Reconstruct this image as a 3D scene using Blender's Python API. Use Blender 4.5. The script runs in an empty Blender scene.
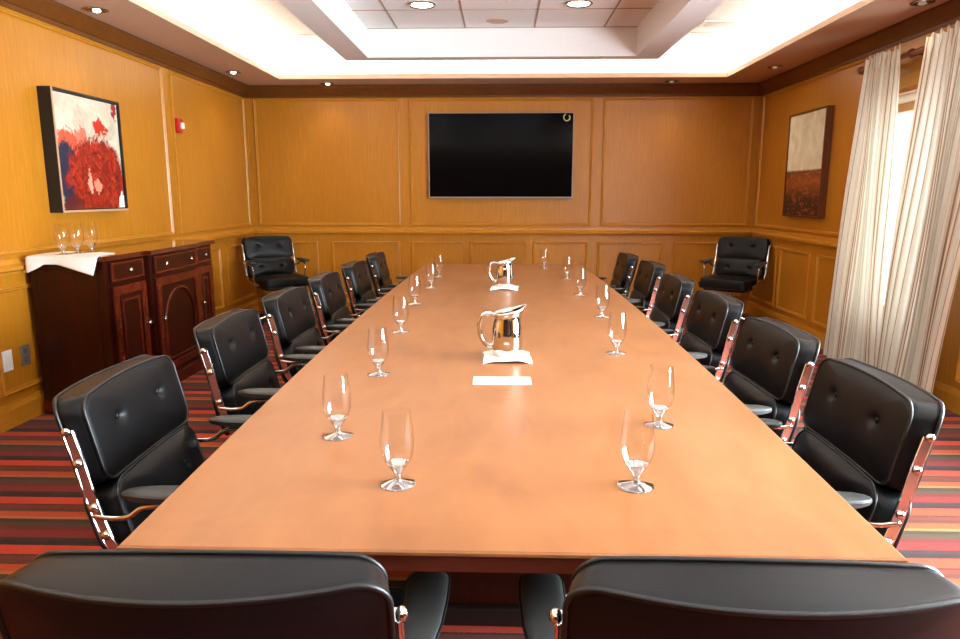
import bpy, bmesh, math, random
from mathutils import Vector, Matrix
random.seed(7)
C = bpy.context.scene.collection
SC = bpy.context.scene
R = math.radians
PI = math.pi

# ------------------------------------------------------------------ materials
def lin(c):
    def f(v):
        v /= 255.0
        return v / 12.92 if v <= 0.04045 else ((v + 0.055) / 1.055) ** 2.4
    return (f(c[0]), f(c[1]), f(c[2]), 1.0)

class NT:
    """a small helper to write node trees"""
    def __init__(s, name):
        s.m = bpy.data.materials.new(name); s.m.use_nodes = True
        s.t = s.m.node_tree; s.t.nodes.clear()
        s.out = s.t.nodes.new('ShaderNodeOutputMaterial')
    def n(s, typ, **kw):
        nd = s.t.nodes.new(typ)
        for k, v in kw.items(): setattr(nd, k, v)
        return nd
    def link(s, a, b): s.t.links.new(a, b)
    def put(s, sock, v):
        if isinstance(v, bpy.types.NodeSocket): s.link(v, sock)
        else: sock.default_value = v
    def math(s, op, a, b=0.0, c=0.0, clamp=False):
        nd = s.n('ShaderNodeMath', operation=op, use_clamp=clamp)
        s.put(nd.inputs[0], a); s.put(nd.inputs[1], b); s.put(nd.inputs[2], c)
        return nd.outputs[0]
    def mix(s, f, a, b):
        nd = s.n('ShaderNodeMix', data_type='RGBA')
        s.put(nd.inputs[0], f); s.put(nd.inputs[6], a); s.put(nd.inputs[7], b)
        return nd.outputs[2]
    def coord(s, which='Object'):
        return s.n('ShaderNodeTexCoord').outputs[which]
    def sep(s, v):
        nd = s.n('ShaderNodeSeparateXYZ'); s.link(v, nd.inputs[0]); return nd.outputs
    def mapping(s, v, scale=(1, 1, 1), loc=(0, 0, 0)):
        nd = s.n('ShaderNodeMapping'); s.link(v, nd.inputs[0])
        nd.inputs['Scale'].default_value = scale; nd.inputs['Location'].default_value = loc
        return nd.outputs[0]
    def noise(s, v, scale=5, detail=4, rough=0.5, dist=0.0):
        nd = s.n('ShaderNodeTexNoise')
        if v is not None: s.link(v, nd.inputs['Vector'])
        nd.inputs['Scale'].default_value = scale; nd.inputs['Detail'].default_value = detail
        nd.inputs['Roughness'].default_value = rough; nd.inputs['Distortion'].default_value = dist
        return nd.outputs[0]
    def ramp(s, f, stops, interp='LINEAR'):
        nd = s.n('ShaderNodeValToRGB'); cr = nd.color_ramp; cr.interpolation = interp
        while len(cr.elements) < len(stops): cr.elements.new(0.5)
        for e, (p, c) in zip(cr.elements, stops):
            e.position = p; e.color = c
        s.put(nd.inputs[0], f)
        return nd.outputs[0]
    def bump(s, h, strength=0.2, dist=0.01):
        nd = s.n('ShaderNodeBump'); nd.inputs['Strength'].default_value = strength
        nd.inputs['Distance'].default_value = dist; s.link(h, nd.inputs['Height'])
        return nd.outputs[0]
    def bsdf(s, color, rough=0.5, metal=0.0, spec=0.5, normal=None, coat=0.0, coat_rough=0.1, sheen=0.0):
        nd = s.n('ShaderNodeBsdfPrincipled')
        s.put(nd.inputs['Base Color'], color); s.put(nd.inputs['Roughness'], rough)
        nd.inputs['Metallic'].default_value = metal; nd.inputs['Specular IOR Level'].default_value = spec
        nd.inputs['Coat Weight'].default_value = coat; nd.inputs['Coat Roughness'].default_value = coat_rough
        nd.inputs['Sheen Weight'].default_value = sheen
        if normal is not None: s.link(normal, nd.inputs['Normal'])
        s.link(nd.outputs[0], s.out.inputs[0])
        return nd

def plain(name, rgb, rough=0.5, metal=0.0, spec=0.5, bump=0.0, bscale=200, coat=0.0):
    t = NT(name)
    co = t.coord()
    nz = t.noise(co, bscale if bump else 12, 3)
    c = lin(rgb); d = tuple(v * 0.86 for v in c[:3]) + (1,)
    col = t.mix(nz, d, c)
    t.bsdf(col, rough, metal, spec, t.bump(nz, bump, 0.002) if bump else None, coat)
    return t.m

def wood(name, dark, mid, light, grain=(9, 9, 0.7), rough=0.35, spec=0.45, scale=1.0, coat=0.0, big=(1.2, 1.2, 0.25), bump=0.03, depth=1.0):
    t = NT(name)
    co = t.coord()
    g = t.noise(t.mapping(co, grain), 6 * scale, 7, 0.62, 0.6)
    f = t.noise(t.mapping(co, tuple(v * 5 for v in grain)), 9 * scale, 3, 0.6)
    b = t.noise(t.mapping(co, big), 1.7, 3, 0.5, 0.3)
    k = t.math('ADD', t.math('MULTIPLY', g, 0.55), t.math('ADD', t.math('MULTIPLY', f, 0.2), t.math('MULTIPLY', b, 0.3)))
    sc = lambda c: tuple(v * depth for v in lin(c)[:3]) + (1,)
    col = t.ramp(k, [(0.36, sc(dark)), (0.53, sc(mid)), (0.70, sc(light))])
    t.bsdf(col, rough, 0, spec, t.bump(f, bump, 0.002) if bump > 0 else None, coat, 0.12)
    return t.m

M = {}
M['wall'] = wood('maple wall panelling', (188, 117, 22), (198, 128, 28), (212, 142, 40), rough=0.36, depth=0.78, bump=0.0)
M['trim'] = wood('maple moulding', (196, 124, 30), (206, 137, 38), (216, 150, 52), rough=0.32, grain=(6, 6, 6), depth=0.80)
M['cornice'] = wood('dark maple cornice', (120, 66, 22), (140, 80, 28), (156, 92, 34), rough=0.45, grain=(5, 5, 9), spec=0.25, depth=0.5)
def table_mat():
    t = NT('table veneer')
    co = t.coord()
    g = t.noise(t.mapping(co, (1, 0.25, 1)), 11, 3, 0.5, 0.8)
    b = t.noise(t.mapping(co, (1.0, 0.6, 1.0)), 5.0, 4, 0.6, 1.2)
    o = t.sep(co)
    # veneer leaves lie side by side, each a touch lighter or darker, with a crossband at the near and far ends
    leaf = t.n('ShaderNodeTexWhiteNoise', noise_dimensions='1D')
    t.link(t.math('FLOOR', t.math('DIVIDE', t.math('ADD', o[0], 0.03), 0.34)), leaf.inputs['W'])
    k = t.math('ADD', t.math('ADD', t.math('MULTIPLY', g, 0.45), t.math('MULTIPLY', b, 0.55)), t.math('MULTIPLY', t.math('SUBTRACT', leaf.outputs['Value'], 0.5), 0.05))
    end = t.math('GREATER_THAN', t.math('ABSOLUTE', o[1]), 2.335)
    k = t.math('SUBTRACT', k, t.math('MULTIPLY', end, 0.05))
    sc = lambda c: tuple(v * 0.66 for v in lin(c)[:3]) + (1,)
    col = t.ramp(k, [(0.30, sc((166, 104, 56))), (0.50, sc((181, 117, 66))), (0.70, sc((191, 128, 76)))])
    t.bsdf(col, 0.33, 0, 0.36)
    return t.m
M['table'] = table_mat()
M['table_edge'] = wood('table edge', (84, 30, 16), (98, 38, 20), (112, 46, 26), grain=(1, 1, 6), rough=0.4)
M['cherry'] = wood('dark cherry', (40, 8, 3), (58, 14, 5), (80, 24, 9), grain=(8, 8, 0.8), rough=0.3, spec=0.3, depth=0.6)
M['cherry_trim'] = wood('cherry moulding', (64, 16, 6), (86, 26, 10), (110, 38, 15), grain=(5, 5, 2), rough=0.26, spec=0.5)
M['cherry_top'] = wood('polished cherry top', (64, 16, 6), (86, 26, 10), (110, 38, 15), grain=(5, 5, 2), rough=0.10, spec=0.6, depth=0.7, coat=0.6, bump=0.0)
M['rod'] = wood('walnut rod', (96, 48, 20), (116, 60, 26), (134, 72, 34), grain=(6, 1, 6), rough=0.3)
M['frame_brown'] = wood('brown picture frame', (72, 34, 14), (92, 44, 18), (112, 56, 24), grain=(6, 6, 1), rough=0.35)
M['white'] = plain('white ceiling paint', (246, 243, 240), 0.7, bump=0.02, bscale=60)
M['soffit'] = plain('soffit paint with warm bounce', (214, 182, 156), 0.65, bump=0.02, bscale=60)  # warm light bounced off the wood is put into this tan
M['joint'] = plain('ceiling tile joint', (180, 150, 128), 0.7)
M['leather'] = plain('black leather', (8, 9, 11), 0.40, spec=0.25, bump=0.10, bscale=260)
M['arm'] = plain('grey black armrest leather', (58, 61, 60), 0.42, bump=0.08, bscale=260)
M['piping'] = plain('black leather piping', (12, 12, 13), 0.42)
M['alu'] = plain('polished aluminium', (214, 210, 206), 0.12, metal=1.0)
M['steel'] = plain('polished steel pitcher', (226, 222, 216), 0.07, metal=1.0)
M['nickel'] = plain('brushed nickel', (190, 184, 174), 0.25, metal=1.0)
M['bezel'] = plain('silver grey television trim', (150, 142, 132), 0.5)
M['black'] = plain('matt black', (10, 9, 9), 0.5)
M['dark'] = plain('dark brown black', (26, 18, 14), 0.45)
M['rubber'] = plain('black rubber', (16, 16, 16), 0.6)
M['cloth'] = plain('white linen', (248, 246, 240), 0.85, bump=0.15, bscale=300)
M['paper'] = plain('white paper', (244, 243, 240), 0.6)
M['paper_line'] = plain('grey printed line', (196, 194, 190), 0.6)
M['tan'] = plain('tan frame lip', (186, 150, 118), 0.4)
M['red'] = plain('red plastic', (196, 34, 28), 0.3)
M['lens'] = plain('frosted white lens', (240, 236, 226), 0.25)
M['plate_white'] = plain('white plastic plate', (238, 236, 232), 0.35)
M['plate_grey'] = plain('steel cover plate', (150, 142, 128), 0.35, metal=0.6)
M['socket'] = plain('grey socket face', (112, 106, 96), 0.5)
M['sticker'] = plain('pale green sticker', (206, 214, 150), 0.5)
M['blind'] = plain('cream blind fabric', (238, 226, 200), 0.8)
M['window_wood'] = wood('window oak', (170, 112, 58), (188, 128, 70), (204, 144, 86), grain=(6, 6, 1), rough=0.4)

def screen_mat():
    t = NT('glossy dark screen')
    nz = t.noise(t.coord(), 3, 2)
    t.bsdf(t.mix(nz, (0.002, 0.0015, 0.0015, 1), (0.004, 0.003, 0.003, 1)), 0.12, 0, 0.06)
    return t.m
M['screen'] = screen_mat()

def thin_glass(name, tint=(1, 1, 1, 1), p=4.0, k=1.0, base=0.04):
    t = NT(name)
    tr = t.n('ShaderNodeBsdfTransparent'); tr.inputs[0].default_value = tint
    gl = t.n('ShaderNodeBsdfGlossy'); gl.inputs['Roughness'].default_value = 0.02
    lw = t.n('ShaderNodeLayerWeight'); lw.inputs[0].default_value = 0.5
    f = t.math('MULTIPLY', t.math('ADD', base, t.math('MULTIPLY', t.math('POWER', lw.outputs['Facing'], p), 0.9)), k, clamp=True)
    mx = t.n('ShaderNodeMixShader')
    t.link(f, mx.inputs[0]); t.link(tr.outputs[0], mx.inputs[1]); t.link(gl.outputs[0], mx.inputs[2])
    t.link(mx.outputs[0], t.out.inputs[0])
    return t.m
M['glass_wall'] = thin_glass('clear thin goblet glass', (0.985, 0.985, 0.985, 1), 3.5, 1.3)
M['pane'] = thin_glass('window pane glass', (0.97, 0.98, 0.98, 1), 5.0, 1.0)

M['glass'] = thin_glass('clear foot and stem glass', (0.99, 0.99, 0.99, 1), 1.8, 1.0, 0.40)

def glow(name, rgb, strength):
    t = NT(name)
    e = t.n('ShaderNodeEmission'); e.inputs[0].default_value = lin(rgb); e.inputs[1].default_value = strength
    t.link(e.outputs[0], t.out.inputs[0])
    return t.m
M['lamp'] = glow('lamp glow', (255, 244, 228), 14)
M['lamp_dim'] = glow('dim lamp glow', (255, 226, 190), 0.25)

def carpet():
    t = NT('striped carpet')
    co = t.coord()
    o = t.sep(co)
    wob = t.math('MULTIPLY', t.math('SUBTRACT', t.noise(co, 160, 2), 0.5), 0.010)
    y = t.math('ADD', o[1], wob)
    ph = t.math('FRACT', t.math('DIVIDE', t.math('SUBTRACT', y, 2.204 - 4.2), 0.42))
    L = [(0.0, (190, 112, 50)), (0.018, (190, 72, 24)), (0.13, (96, 42, 16)), (0.20, (114, 44, 16)), (0.275, (60, 22, 10)), (0.30, (210, 62, 24)),
         (0.46, (36, 14, 8)), (0.535, (58, 22, 12)), (0.60, (132, 28, 14)), (0.74, (108, 22, 12)), (0.82, (74, 54, 22)), (0.90, (58, 42, 18)), (0.972, (190, 112, 50))]
    col = t.ramp(ph, [(p, lin(c)) for p, c in L], 'CONSTANT')
    pile = t.noise(co, 420, 2)
    mott = t.noise(t.mapping(co, (3, 30, 1)), 6, 3)
    col2 = t.mix(t.math('MULTIPLY', mott, 0.45), col, t.mix(0.65, col, (0, 0, 0, 1)))
    t.bsdf(t.mix(0.22, col2, (0, 0, 0, 1)), 0.95, 0, 0.15, t.bump(pile, 0.5, 0.004), sheen=0.1)
    return t.m
M['carpet'] = carpet()

def curtain_mat():
    t = NT('striped curtain fabric')
    uv = t.sep(t.coord('UV'))
    ph = t.math('FRACT', t.math('MULTIPLY', uv[0], 7.0))
    cr, be, tn, ol = (238, 235, 222), (220, 208, 186), (156, 124, 98), (206, 204, 184)
    L = [(0.0, cr), (0.16, be), (0.22, tn), (0.27, be), (0.34, cr), (0.48, ol), (0.60, cr), (0.68, tn), (0.71, be), (0.76, tn), (0.80, be), (0.88, cr)]
    col = t.ramp(ph, [(p, lin(c)) for p, c in L], 'CONSTANT')
    wv = t.noise(t.mapping(t.coord('UV'), (300, 900, 1)), 1.0, 2)
    df = t.n('ShaderNodeBsdfDiffuse'); t.link(col, df.inputs[0]); t.link(t.bump(wv, 0.15, 0.002), df.inputs['Normal'])
    tl = t.n('ShaderNodeBsdfTranslucent'); t.link(col, tl.inputs[0])
    mx = t.n('ShaderNodeMixShader'); mx.inputs[0].default_value = 0.24
    t.link(df.outputs[0], mx.inputs[1]); t.link(tl.outputs[0], mx.inputs[2]); t.link(mx.outputs[0], t.out.inputs[0])
    return t.m
M['curtain'] = curtain_mat()

def art(name, kind):
    t = NT(name)
    g = t.coord('Generated'); o = t.sep(g)
    u, v = o[1], o[2]                       # along the wall, upward
    if kind == 'right': u = t.math('SUBTRACT', 1.0, u)
    n1 = t.noise(t.mapping(g, (1, 1, 1)), 4.5, 5, 0.6, 0.8)
    n2 = t.noise(t.mapping(g, (1, 1.6, 1.6)), 9, 5, 0.65, 1.5)
    du = t.math('MULTIPLY', t.math('SUBTRACT', n1, 0.5), 0.35)
    dv = t.math('MULTIPLY', t.math('SUBTRACT', n2, 0.5), 0.25)
    uu, vv = t.math('ADD', u, du), t.math('ADD', v, dv)
    def blob(cu, cv, ru, rv, soft=0.25):
        a = t.math('POWER', t.math('ABSOLUTE', t.math('DIVIDE', t.math('SUBTRACT', uu, cu), ru)), 2.0)
        b = t.math('POWER', t.math('ABSOLUTE', t.math('DIVIDE', t.math('SUBTRACT', vv, cv), rv)), 2.0)
        return t.math('DIVIDE', t.math('SUBTRACT', 1.0, t.math('ADD', a, b)), soft, clamp=True)
    def lay(col, f, rgb): return t.mix(f, col, rgb if isinstance(rgb, bpy.types.NodeSocket) else lin(rgb))
    if kind == 'left':
        col = t.ramp(n1, [(0.3, lin((176, 160, 140))), (0.5, lin((200, 188, 166))), (0.7, lin((218, 208, 188)))])
        reds = t.ramp(n2, [(0.28, lin((70, 8, 4))), (0.42, lin((124, 22, 10))), (0.56, lin((160, 38, 18))), (0.68, lin((184, 62, 34))), (0.8, lin((214, 120, 88)))])
        col = lay(col, blob(0.16, 0.50, 0.16, 0.22), (196, 84, 56))
        col = lay(col, blob(0.13, 0.28, 0.15, 0.34), (30, 34, 58))
        col = lay(col, t.math('MULTIPLY', blob(0.34, 0.58, 0.10, 0.16), 0.8), (198, 80, 54))
        col = lay(col, blob(0.60, 0.25, 0.50, 0.43), reds)
        rr = t.math('FRACT', t.math('MULTIPLY', t.math('SQRT', t.math('ADD', t.math('POWER', t.math('SUBTRACT', uu, 0.55), 2.0), t.math('POWER', t.math('SUBTRACT', vv, 0.26), 2.0))), 8.0))
        col = lay(col, t.math('MULTIPLY', t.math('MULTIPLY', blob(0.58, 0.26, 0.42, 0.36), t.math('GREATER_THAN', rr, 0.76)), 0.55), (92, 12, 8))
        col = lay(col, t.math('MULTIPLY', blob(0.44, 0.25, 0.05, 0.12), 0.85), (230, 160, 132))
        col = lay(col, t.math('MULTIPLY', blob(0.56, 0.20, 0.04, 0.08), 0.7), (224, 150, 124))
        col = lay(col, blob(0.66, 0.76, 0.11, 0.08), (188, 44, 24))
        col = lay(col, blob(0.95, 0.95, 0.07, 0.10), (140, 34, 24))
        col = lay(col, blob(0.95, 0.04, 0.05, 0.11, 0.1), (236, 228, 214))
        col = lay(col, t.math('MULTIPLY', blob(0.16, 0.04, 0.14, 0.09), 0.8), (88, 16, 12))
    else:
        sky = t.ramp(n1, [(0.3, lin((196, 186, 150))), (0.5, lin((216, 208, 178))), (0.7, lin((234, 228, 204)))])
        land = t.ramp(vv, [(0.0, lin((28, 14, 12))), (0.16, lin((48, 22, 12))), (0.24, lin((104, 50, 22))), (0.33, lin((146, 74, 32))), (0.42, lin((112, 60, 26))), (0.47, lin((66, 42, 20)))])
        e = t.math('MULTIPLY', t.math('SUBTRACT', n2, 0.5), 0.03)
        f = t.math('DIVIDE', t.math('SUBTRACT', 0.455, t.math('ADD', v, e)), 0.02, clamp=True)
        col = t.mix(f, sky, land)
        streak = t.noise(t.mapping(g, (1, 3, 9)), 3.0, 4, 0.6, 1.0)
        col = lay(col, t.math('MULTIPLY', t.math('MULTIPLY', f, t.math('DIVIDE', t.math('SUBTRACT', streak, 0.52), 0.12, clamp=True)), 0.55), (196, 104, 58))
        col = lay(col, t.math('MULTIPLY', t.math('MULTIPLY', f, t.math('DIVIDE', t.math('SUBTRACT', 0.44, streak), 0.1, clamp=True)), 0.6), (40, 24, 18))
    t.bsdf(col, 0.45, 0, 0.4, t.bump(n2, 0.15, 0.004))
    return t.m
M['art_left'] = art('painted canvas in red and cream', 'left')
M['art_right'] = art('painted canvas in cream and rust', 'right')

# ------------------------------------------------------------------ mesh helpers
def B(): return bmesh.new()
def box(bm, x0, x1, y0, y1, z0, z1, bev=0.0):
    vs = [bm.verts.new((x, y, z)) for x in (x0, x1) for y in (y0, y1) for z in (z0, z1)]
    fs = [(0, 1, 3, 2), (4, 6, 7, 5), (0, 4, 5, 1), (2, 3, 7, 6), (0, 2, 6, 4), (1, 5, 7, 3)]
    F = [bm.faces.new([vs[i] for i in f]) for f in fs]
    if bev > 0:
        es = list({e for f in F for e in f.edges})
        bmesh.ops.bevel(bm, geom=es, offset=bev, segments=2, affect='EDGES', profile=0.5)
    return bm
def tube(bm, pts, r, n=8, closed=False, cap=True):
    pts = [Vector(p) for p in pts]
    N = len(pts); rings = []
    rs = r if isinstance(r, (list, tuple)) else [r] * N
    prev = None
    for i, p in enumerate(pts):
        if closed: d = pts[(i + 1) % N] - pts[i - 1]
        else: d = pts[min(i + 1, N - 1)] - pts[max(i - 1, 0)]
        d.normalize()
        if prev is None:
            a = Vector((0, 0, 1)) if abs(d.z) < 0.9 else Vector((1, 0, 0))
            u = d.cross(a).normalized()
        else:
            u = (prev - d * prev.dot(d)).normalized()
        prev = u
        w = d.cross(u)
        rings.append([bm.verts.new(p + (u * math.cos(2 * PI * k / n) + w * math.sin(2 * PI * k / n)) * rs[i]) for k in range(n)])
    for i in range(N if closed else N - 1):
        a, b = rings[i], rings[(i + 1) % N]
        for k in range(n): bm.faces.new((a[k], a[(k + 1) % n], b[(k + 1) % n], b[k]))
    if cap and not closed:
        bm.faces.new(list(reversed(rings[0]))); bm.faces.new(rings[-1])
    return bm
def lathe(bm, prof, n=32, c=(0, 0, 0)):
    rings = []
    for r, z in prof:
        if r < 1e-5: rings.append([bm.verts.new((c[0], c[1], c[2] + z))])
        else: rings.append([bm.verts.new((c[0] + r * math.cos(2 * PI * k / n), c[1] + r * math.sin(2 * PI * k / n), c[2] + z)) for k in range(n)])
    for a, b in zip(rings, rings[1:]):
        for k in range(n):
            q = [a[k % len(a)], a[(k + 1) % len(a)], b[(k + 1) % len(b)], b[k % len(b)]]
            u = []
            for v in q:
                if v not in u: u.append(v)
            if len(u) > 2:
                try: bm.faces.new(u)
                except ValueError: pass
    return bm
def ball(bm, c, r, sc=(1, 1, 1), n=10):
    m = Matrix.Translation(c) @ Matrix.Diagonal((sc[0], sc[1], sc[2], 1))
    bmesh.ops.create_uvsphere(bm, u_segments=n, v_segments=max(6, n // 2 + 1), radius=r, matrix=m)
    return bm
def prism(bm, pts, axis, a, b):
    """extrude a 2-D outline along an axis: axis 'x' uses (y,z), 'y' uses (x,z), 'z' uses (x,y)"""
    def mk(p, t): return {'x': (t, p[0], p[1]), 'y': (p[0], t, p[1]), 'z': (p[0], p[1], t)}[axis]
    A = [bm.verts.new(mk(p, a)) for p in pts]; D = [bm.verts.new(mk(p, b)) for p in pts]
    n = len(pts)
    for i in range(n): bm.faces.new((A[i], A[(i + 1) % n], D[(i + 1) % n], D[i]))
    bm.faces.new(list(reversed(A))); bm.faces.new(D)
    return bm
def spline(P, n=6):
    P = [Vector(p) for p in P]; out = []
    for i in range(len(P) - 1):
        p0, p1, p2, p3 = P[max(i - 1, 0)], P[i], P[i + 1], P[min(i + 2, len(P) - 1)]
        for k in range(n):
            t = k / n
            out.append(0.5 * ((2 * p1) + (p2 - p0) * t + (2 * p0 - 5 * p1 + 4 * p2 - p3) * t * t + (3 * p1 - p0 - 3 * p2 + p3) * t ** 3))
    out.append(P[-1]); return out
def obj(name, bm, m, parent=None, off=None, smooth=False, loc=None):
    if off is not None: bmesh.ops.translate(bm, verts=bm.verts, vec=[-v for v in off])
    bmesh.ops.recalc_face_normals(bm, faces=bm.faces)
    me = bpy.data.meshes.new(name); bm.to_mesh(me); bm.free()
    me.materials.append(M[m] if isinstance(m, str) else m)
    if smooth:
        for p in me.polygons: p.use_smooth = True
        if smooth != 'all':
            try: me.set_sharp_from_angle(angle=R(38))
            except Exception: pass
    o = bpy.data.objects.new(name, me); C.objects.link(o)
    if parent is not None: o.parent = parent
    if loc is not None: o.location = loc
    return o
def tag(o, label=None, cat=None, group=None, kind=None):
    for k, v in (('label', label), ('category', cat), ('group', group), ('kind', kind)):
        if v: o[k] = v
    return o
def thing(name, label, cat, loc=(0, 0, 0), rz=0.0, group=None):
    o = bpy.data.objects.new(name, None); C.objects.link(o)
    o.empty_display_size = 0.1
    o.location = loc; o.rotation_euler = (0, 0, rz)
    return tag(o, label, cat, group)
def kids(o): return [c for c in C.objects if c.parent == o]
KID = {}
def tree(o):
    if o.name not in KID: KID[o.name] = [(c, tree(c)) for c in kids(o)]
    return KID[o.name]
def dup(root, loc, rz=0.0, label=None, group=None):
    def cp(o, sub, par):
        c = o.copy(); C.objects.link(c); c.parent = par
        for ch, s2 in sub: cp(ch, s2, c)
        return c
    r = cp(root, tree(root), None)
    r.location = loc; r.rotation_euler = (0, 0, rz)
    if label: r['label'] = label
    if group: r['group'] = group
    return r
def struct(name, bm, m, label=None, cat=None, parent=None):
    o = obj(name, bm, m, parent)
    if parent is None: tag(o, label, cat, None, 'structure')
    return o

# ------------------------------------------------------------------ room
XW, YB, YF = 2.82, 7.85, -2.6           # half width, far wall, wall behind the viewer
ZS, ZI, ZO = 2.50, 2.74, 2.79           # soffit, inner coffer, outer tray
T = 0.14
struct('floor', box(B(), -XW - T, XW + T, YF - T, YB + T, -0.08, 0), 'carpet', 'carpet in red, orange, brown and olive stripes across the room', 'floor')
wl = struct('wall_left', box(B(), -XW - T, -XW, YF - T, YB + T, 0, 2.95), 'wall', 'maple panelled wall behind the sideboard and red painting', 'wall')
wb = struct('wall_back', box(B(), -XW, XW, YB, YB + T, 0, 2.95), 'wall', 'maple panelled wall that carries the television', 'wall')
wf = struct('wall_front', box(B(), -XW, XW, YF - T, YF, 0, 2.95), 'cherry', 'plain wall behind the viewer, made dark cherry to darken chair reflections', 'wall')  # out of view, coloured dark so the chair backs reflect less light
W1 = (4.46, 5.42, 0.44, 2.06); W2 = (0.3, 2.7, 0.44, 2.06)  # the second window is added out of view as a daylight source
bm = B()
ys = [YF - T, W2[0], W2[1], W1[0], W1[1], YB + T]
for a, b in ((0, 1), (2, 3), (4, 5)): box(bm, XW, XW + T, ys[a], ys[b], 0, 2.95)
for w in (W1, W2):
    box(bm, XW, XW + T, w[0], w[1], 0, w[2]); box(bm, XW, XW + T, w[0], w[1], w[3], 2.95)
wr = struct('wall_right', bm, 'wall', 'maple panelled wall with the curtained window', 'wall')

MS = [(0, 0), (0.014, 0.0), (0.018, 0.006), (0.010, 0.014), (0.012, 0.020), (0.004, 0.026), (0, 0.026)]   # moulding section (out, across)
def panel(wall, u0, u1, z0, z1):
    """picture-frame moulding with mitred corners, on one wall; u runs along the wall"""
    bm = B()
    def P(u, z, o):
        if wall is wl: return (-XW + o, u, z)
        if wall is wr: return (XW - o, u, z)
        return (u, YB - o, z)
    cs = [(u0, z0, 1, 1), (u1, z0, -1, 1), (u1, z1, -1, -1), (u0, z1, 1, -1)]
    rings = [[bm.verts.new(P(u + su * a, z + sz * a, o)) for o, a in MS] for u, z, su, sz in cs]
    n = len(MS)
    for i in range(4):
        a, b = rings[i], rings[(i + 1) % 4]
        for k in range(n): bm.faces.new((a[k], a[(k + 1) % n], b[(k + 1) % n], b[k]))
    return obj('panel_moulding', bm, 'trim', wall)
ZU0, ZU1, ZL0, ZL1 = 0.985, 2.36, 0.19, 0.80
# far wall
for a, b in ((-2.735, -1.115), (-1.01, 1.01), (1.12, 2.74)): panel(wb, a, b, ZU0, ZU1)
for a, b in ((-2.735, -2.08), (-1.92, -1.14), (-1.01, -0.42), (-0.345, 0.295), (0.37, 0.985), (1.095, 1.82), (1.94, 2.74)): panel(wb, a, b, ZL0, ZL1)
# left wall
for a, b in ((6.05, 7.76), (3.62, 5.90), (1.2, 3.45), (-1.2, 1.03)): panel(wl, a, b, ZU0, ZU1)
for a, b in ((7.03, 7.76), (6.10, 6.86), (5.0, 5.94), (3.69, 4.84), (2.6, 3.53), (1.5, 2.44), (0.4, 1.34)): panel(wl, a, b, ZL0, ZL1)
# right wall
panel(wr, 5.66, 7.76, ZU0, ZU1); panel(wr, 2.95, 4.08, ZU0, ZU1)
for a, b in ((7.10, 7.76), (6.35, 7.02), (5.62, 6.20), (3.45, 4.20)): panel(wr, a, b, ZL0, ZL1)
# stiles that stand proud between panels on the far wall
def strip(x0, x1, y0, y1, z0, z1): return box(B(), x0, x1, y0, y1, z0, z1, 0.002)
RAIL = [(0, 0.868), (0.014, 0.868), (0.018, 0.884), (0.040, 0.895), (0.042, 0.914), (0.030, 0.920), (0.014, 0.930), (0.012, 0.955), (0, 0.960)]
CORN = [(0, 2.37), (0.010, 2.37), (0.014, 2.395), (0.024, 2.40), (0.040, 2.43), (0.060, 2.465), (0.066, 2.48), (0.066, 2.498), (0, 2.498)]
BASE = [(0, 0), (0.020, 0), (0.020, 0.105), (0.014, 0.120), (0.010, 0.140), (0, 0.140)]
def run(side, prof, a, b):
    if side == 'left': return prism(B(), [(-XW + o, z) for o, z in prof], 'y', a, b)
    if side == 'right': return prism(B(), [(XW - o, z) for o, z in prof], 'y', a, b)
    return prism(B(), [(YB - o, z) for o, z in prof], 'x', a, b)
for i, (sd, a, b) in enumerate((('left', YF, YB), ('back', -XW, XW), ('right', 5.58, YB), ('right', 2.82, 4.16))):
    where = {'left': 'left panelled wall', 'back': 'wall under the television', 'right': 'right wall beyond the curtains' if i == 2 else 'right wall this side of the curtains'}[sd]
    struct('trim_%d' % (i + 1), run(sd, RAIL, a, b), 'trim', 'maple chair rail along the ' + where, 'chair rail')
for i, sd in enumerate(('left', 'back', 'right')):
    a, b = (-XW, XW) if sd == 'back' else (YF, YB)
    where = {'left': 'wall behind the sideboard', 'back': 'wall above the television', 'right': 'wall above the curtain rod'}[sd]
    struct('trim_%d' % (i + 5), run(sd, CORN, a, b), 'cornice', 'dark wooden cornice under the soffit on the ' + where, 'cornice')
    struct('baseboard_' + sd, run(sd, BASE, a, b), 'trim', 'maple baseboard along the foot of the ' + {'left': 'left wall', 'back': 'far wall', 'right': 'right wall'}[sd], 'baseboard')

# ceiling: soffit border, lit tray and coffered centre
SX, SY0, SY1 = 2.295, -1.9, 7.40         # soffit inner edge
bm = B()
def ring(bm, xo, yo0, yo1, xi, yi0, yi1, z0, z1):
    box(bm, -xo, -xi, yo0, yo1, z0, z1); box(bm, xi, xo, yo0, yo1, z0, z1)
    box(bm, -xi, xi, yi1, yo1, z0, z1); box(bm, -xi, xi, yo0, yi0, z0, z1)
box(bm, -XW - T, XW + T, YF - T, YB + T, ZO, ZO + 0.1)
ceil = struct('ceiling', bm, 'white', 'white tray ceiling with a lit cove and a coffered middle', 'ceiling')
bm = B(); ring(bm, XW, YF, YB, SX, SY0, SY1, ZS, ZS + 0.02); ring(bm, SX + 0.012, SY0 - 0.012, SY1 + 0.012, SX, SY0, SY1, ZS + 0.02, ZS + 0.045)
obj('soffit', bm, 'soffit', ceil)
bm = B(); ring(bm, SX + 0.16, SY0 - 0.16, SY1 + 0.16, SX + 0.13, SY0 - 0.13, SY1 + 0.13, ZS + 0.02, ZO)
obj('cove_riser', bm, 'white', ceil)
BX, BY0, BY1, bx, by0, by1 = 1.385, -0.6, 6.44, 1.165, -0.38, 6.30
bm = B(); ring(bm, BX, BY0, BY1, bx, by0, by1, ZS, ZO)
obj('beam_frame', bm, 'white', ceil)
obj('coffer_panel', box(B(), -bx, bx, by0, by1, ZI, ZI + 0.03), 'white', ceil)
bm = B()
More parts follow.
